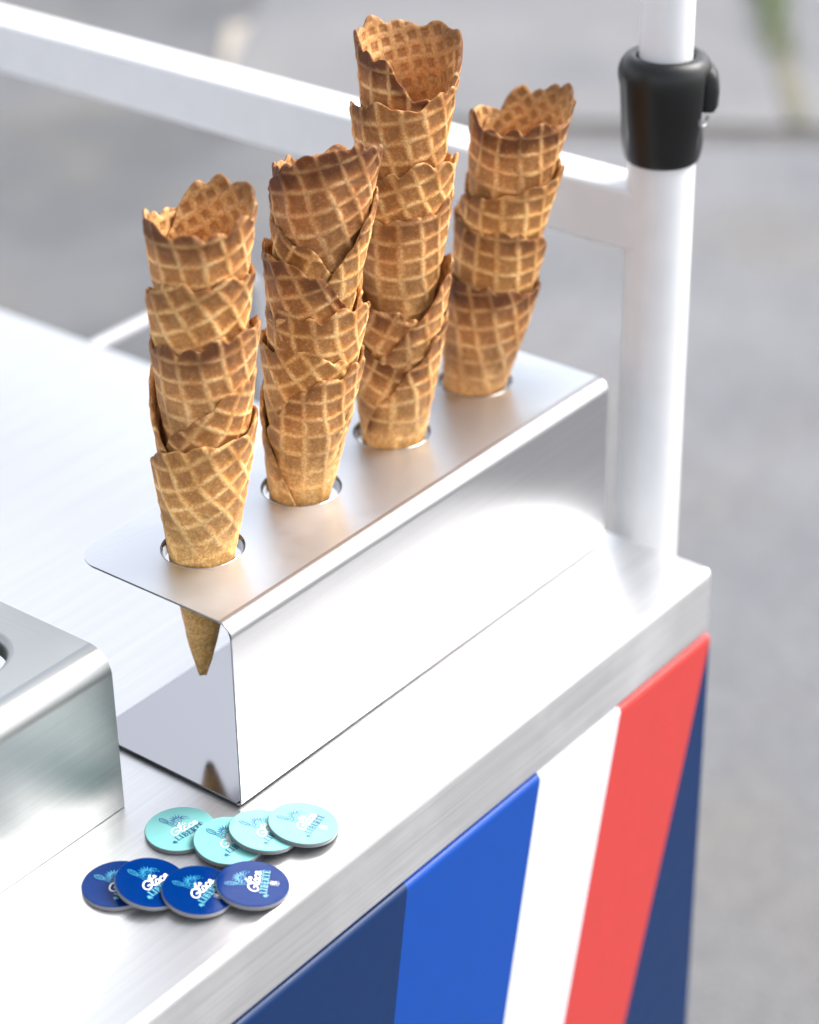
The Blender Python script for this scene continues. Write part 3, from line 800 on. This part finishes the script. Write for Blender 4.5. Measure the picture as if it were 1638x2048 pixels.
def token_meshes(face_c, ink_c, word_c, script_c, edge_c, nm):
    M_face = NT(nm+' printed face'); o = M_face.coord('Object'); nz = M_face.noise(o, 90, 3)
    M_face.set(Base_Color=M_face.mix(M_face.mapr(nz, .35, .65), face_c, tuple(c*.93 for c in face_c)), Roughness=M_face.mapr(M_face.noise(o, 240, 4), .35, .7, .09, .2), Coat_Weight=0.0)
    M_face.b.inputs['Specular IOR Level'].default_value = 0.10
    M_face = M_face.m
    flat = lambda n, c, r=.2: mat_plain(nm+n, c, r, coat=.3)
    M_edge = mat_plain(nm+' edge', edge_c, .45)
    M_ink = flat(' line ink', ink_c); M_word = flat(' word ink', word_c); M_scr = flat(' script ink', script_c)
    bm = bmesh.new(); t = TT_
    add_lathe(bm, [(TR-.006, 0), (TR-.001, .003), (TR, .008), (TR, t*.5-.001), (TR-.002, t*.5), (TR, t*.5+.001), (TR, t-.004), (TR-.002, t-.001)], (0, 0), 96)
    for v in bm.verts: v.co *= S
    me_b = bpy.data.meshes.new('token_body')
    for f in bm.faces: f.smooth = True
    bm.to_mesh(me_b); bm.free(); me_b.materials.append(M_edge); me_b.set_sharp_from_angle(angle=rad(40))
    bm = bmesh.new(); add_lathe(bm, [(TR-.0015, t-.0012), (TR-.003, t+.0004), (TR-.006, t+.001)], (0, 0), 96)
    for v in bm.verts: v.co *= S
    me_f = bpy.data.meshes.new('printed_face'); bm.to_mesh(me_f); bm.free(); me_f.materials.append(M_face)
    z0 = t+.0017
    # statue head with rays, raised arm and torch
    k = Ink(z0); lw = .015*TR
    hx_, hy_ = .22, .42
    k.stroke(tf([(hx_+.13*math.cos(a), hy_+.15*math.sin(a)) for a in np.linspace(0, 2*math.pi, 12, endpoint=False)], 1, 1, 0, 0), lw*1.5, True, True)
    for a in np.linspace(-10, 190, 9):
        ca, sa = math.cos(rad(a)), math.sin(rad(a))
        p0 = ((hx_+.16*ca)*TR, (hy_+.17*sa)*TR); p1 = ((hx_+.33*ca)*TR, (hy_+.34*sa)*TR); n_ = (-sa*.026*TR, ca*.026*TR)
        k.fill([(p0[0]+n_[0], p0[1]+n_[1]), (p0[0]-n_[0], p0[1]-n_[1]), p1])
    k.stroke(tf([(hx_-.13, hy_+.06), (hx_, hy_+.11), (hx_+.13, hy_+.06)], 1, 1, 0, 0), lw*1.8, True)
    for q_ in (-.055, .055): k.stroke(tf([(hx_+q_-.03, hy_+.01), (hx_+q_+.03, hy_+.015)], 1, 1, 0, 0), lw*1.6)
    k.stroke(tf([(hx_, hy_+.02), (hx_+.015, hy_-.04), (hx_-.01, hy_-.045)], 1, 1, 0, 0), lw)
    k.stroke(tf([(hx_-.04, hy_-.085), (hx_, hy_-.1), (hx_+.045, hy_-.08)], 1, 1, 0, 0), lw*1.3)
    k.stroke(tf([(.37, .4), (.46, .46), (.55, .4), (.6, .3)], 1, 1, 0, 0), lw*1.2, True)
    for q_ in ((.42, .3), (.5, .28), (.56, .2)): k.fill(tf([(q_[0]-.02, q_[1]), (q_[0], q_[1]-.03), (q_[0]+.02, q_[1]), (q_[0], q_[1]+.04)], 1, 1, 0, 0))
    k.stroke(tf([(.1, .26), (-.02, .24), (-.06, .42), (-.1, .6)], 1, 1, 0, 0), lw*1.3, True)
    k.stroke(tf([(-.12, .2), (-.14, .4), (-.17, .58)], 1, 1, 0, 0), lw*1.3, True)
    k.stroke(tf([(-.12, .2), (-.05, .15), (.04, .2)], 1, 1, 0, 0), lw*1.3, True)
    k.stroke(tf([(-.09, .56), (-.06, .72), (-.1, .86), (-.17, .94), (-.24, .84), (-.23, .7), (-.17, .55)], 1, 1, 0, 0), lw*1.5, True, True)
    for q_ in (.64, .74, .84): k.stroke(tf([(-.2, q_+.01), (-.09, q_-.015)], 1, 1, 0, 0), lw*1.1)
    for q_ in (-.15,): k.stroke(tf([(q_+.02, .6), (q_-.01, .86)], 1, 1, 0, 0), lw*.8)
    me_s = k.done('statue_drawing', M_ink)
    # script words
    k = Ink(z0+.0012)
    def script(word, x, y, h, w):
        for ch in word:
            P_, adv = SCRIPT[ch]; k.stroke(tf(P_, h, h, x, y, .18), w*TR, True); x += adv*h
    script('La', .02, .07, .20, .032); script('Glace', -.46, -.215, .36, .043)
    me_g = k.done('script_lettering', M_scr)
    # serif word
    k = Ink(z0+.0006); x = -.50; hh = .25
    for ch in 'LIBERTÉ':
        st, adv = serif(ch)
        for P_, w in st: k.stroke(tf(P_, hh*.98, hh, x, -.52), w*TR*hh)
        x += adv*hh*.98+.012
    for q_, dx in ((-.6, 0), (-.66, .0)):
        k.stroke(tf([(-.68+dx, q_+.1), (-.63, q_+.17), (-.58, q_+.1), (-.6, q_+.06)], 1, 1, 0, 0), .03*TR, True)
    me_w = k.done('serif_lettering', M_word)
    # hexagonal crest with a small ice cream drawing
    k = Ink(z0+.0004); cx, cy, r = .12, -.72, .13
    hexa = [(cx-.10, cy+.11), (cx, cy+.155), (cx+.10, cy+.11), (cx+.10, cy-.12), (cx, cy-.165), (cx-.10, cy-.12)]
    k.stroke(tf(hexa, 1, 1, 0, 0), .013*TR, False, True)
    k.stroke(tf([(cx-.07, cy+.0), (cx+.07, cy+.0)], 1, 1, 0, 0), .018*TR)
    k.fill(tf([(cx+.045*math.cos(a), cy+.065+.045*math.sin(a)) for a in np.linspace(0, 2*math.pi, 10, endpoint=False)], 1, 1, 0, 0))
    k.fill(tf([(cx-.04, cy+.03), (cx, cy-.03), (cx+.04, cy+.03)], 1, 1, 0, 0))
    for q_ in (-.05, -.085): k.stroke(tf([(cx-.05, cy+q_), (cx+.05, cy+q_)], 1, 1, 0, 0), .014*TR)
    for q_ in (-.03, .03): k.stroke(tf([(cx+q_-.015, cy+.2), (cx+q_+.015, cy+.215)], 1, 1, 0, 0), .022*TR)
    me_c = k.done('crest', M_scr)
    return (('token_body', me_b), ('printed_face', me_f), ('statue_drawing', me_s), ('script_lettering', me_g), ('serif_lettering', me_w), ('crest', me_c))
MINT = token_meshes(srgb(112, 172, 169), srgb(10, 66, 130), srgb(12, 58, 112), (0.62, 0.66, 0.66), (0.13, 0.14, 0.145), 'mint')
DEEP = token_meshes(srgb(0, 38, 96), srgb(52, 140, 172), srgb(96, 172, 186), (0.85, 0.87, 0.88), (0.20, 0.20, 0.205), 'blue')
def token(parts, x, y, ang, label, group, prev=None, lift=0.0):
    r = bpy.data.objects.new('token', None); r.empty_display_size = .01; col.objects.link(r)
    R = Matrix.Rotation(rad(ang), 3, 'Z'); z = 0.0008
    if prev:
        d = Vector((prev[0]-x, prev[1]-y, 0)); dist = d.length; d.normalize()
        sn = (TT_+0.004+lift)/dist; a = math.asin(sn)
        R = Matrix.Rotation(-a, 3, Vector((0, 0, 1)).cross(d)*-1 if False else d.cross(Vector((0, 0, 1)))) @ R if False else Matrix.Rotation(a, 3, d.cross(Vector((0, 0, 1)))) @ R
        z += TR*sn
    r.matrix_world = Matrix.Translation(W(x, y, z)) @ R.to_4x4()
    tag(r, label, 'token', group)
    for n_, me in parts: link(n_, me, r)
    return (x, y)
GM, GB = 'mint green printed tokens', 'dark blue printed tokens'
p = token(MINT, -.302, .110, -8, 'mint token lying flat nearest the holder, leftmost of the mint row', GM)
p = token(MINT, -.247, -.140, -3, 'mint token second from left, partly covered, with dark gap under its front edge', GM, p)
p = token(MINT, -.106, -.226, 7, 'mint token third from left, between two overlapping mint ones', GM, p)
p = token(MINT, .044, -.332, 15, 'palest mint token on top at the right end of the mint row', GM, p)
p = token(DEEP, -.758, .060, 0, 'leftmost dark blue token, half covered by its neighbour', GB)
p = token(DEEP, -.688, -.074, 0, 'dark blue token second from left in the blue row', GB, p)
p = token(DEEP, -.593, -.269, 10, 'dark blue token third from left in the blue row', GB, p)
p = token(DEEP, -.415, -.430, 35, 'fully visible blue token on top at the right end of the blue row', GB, p)
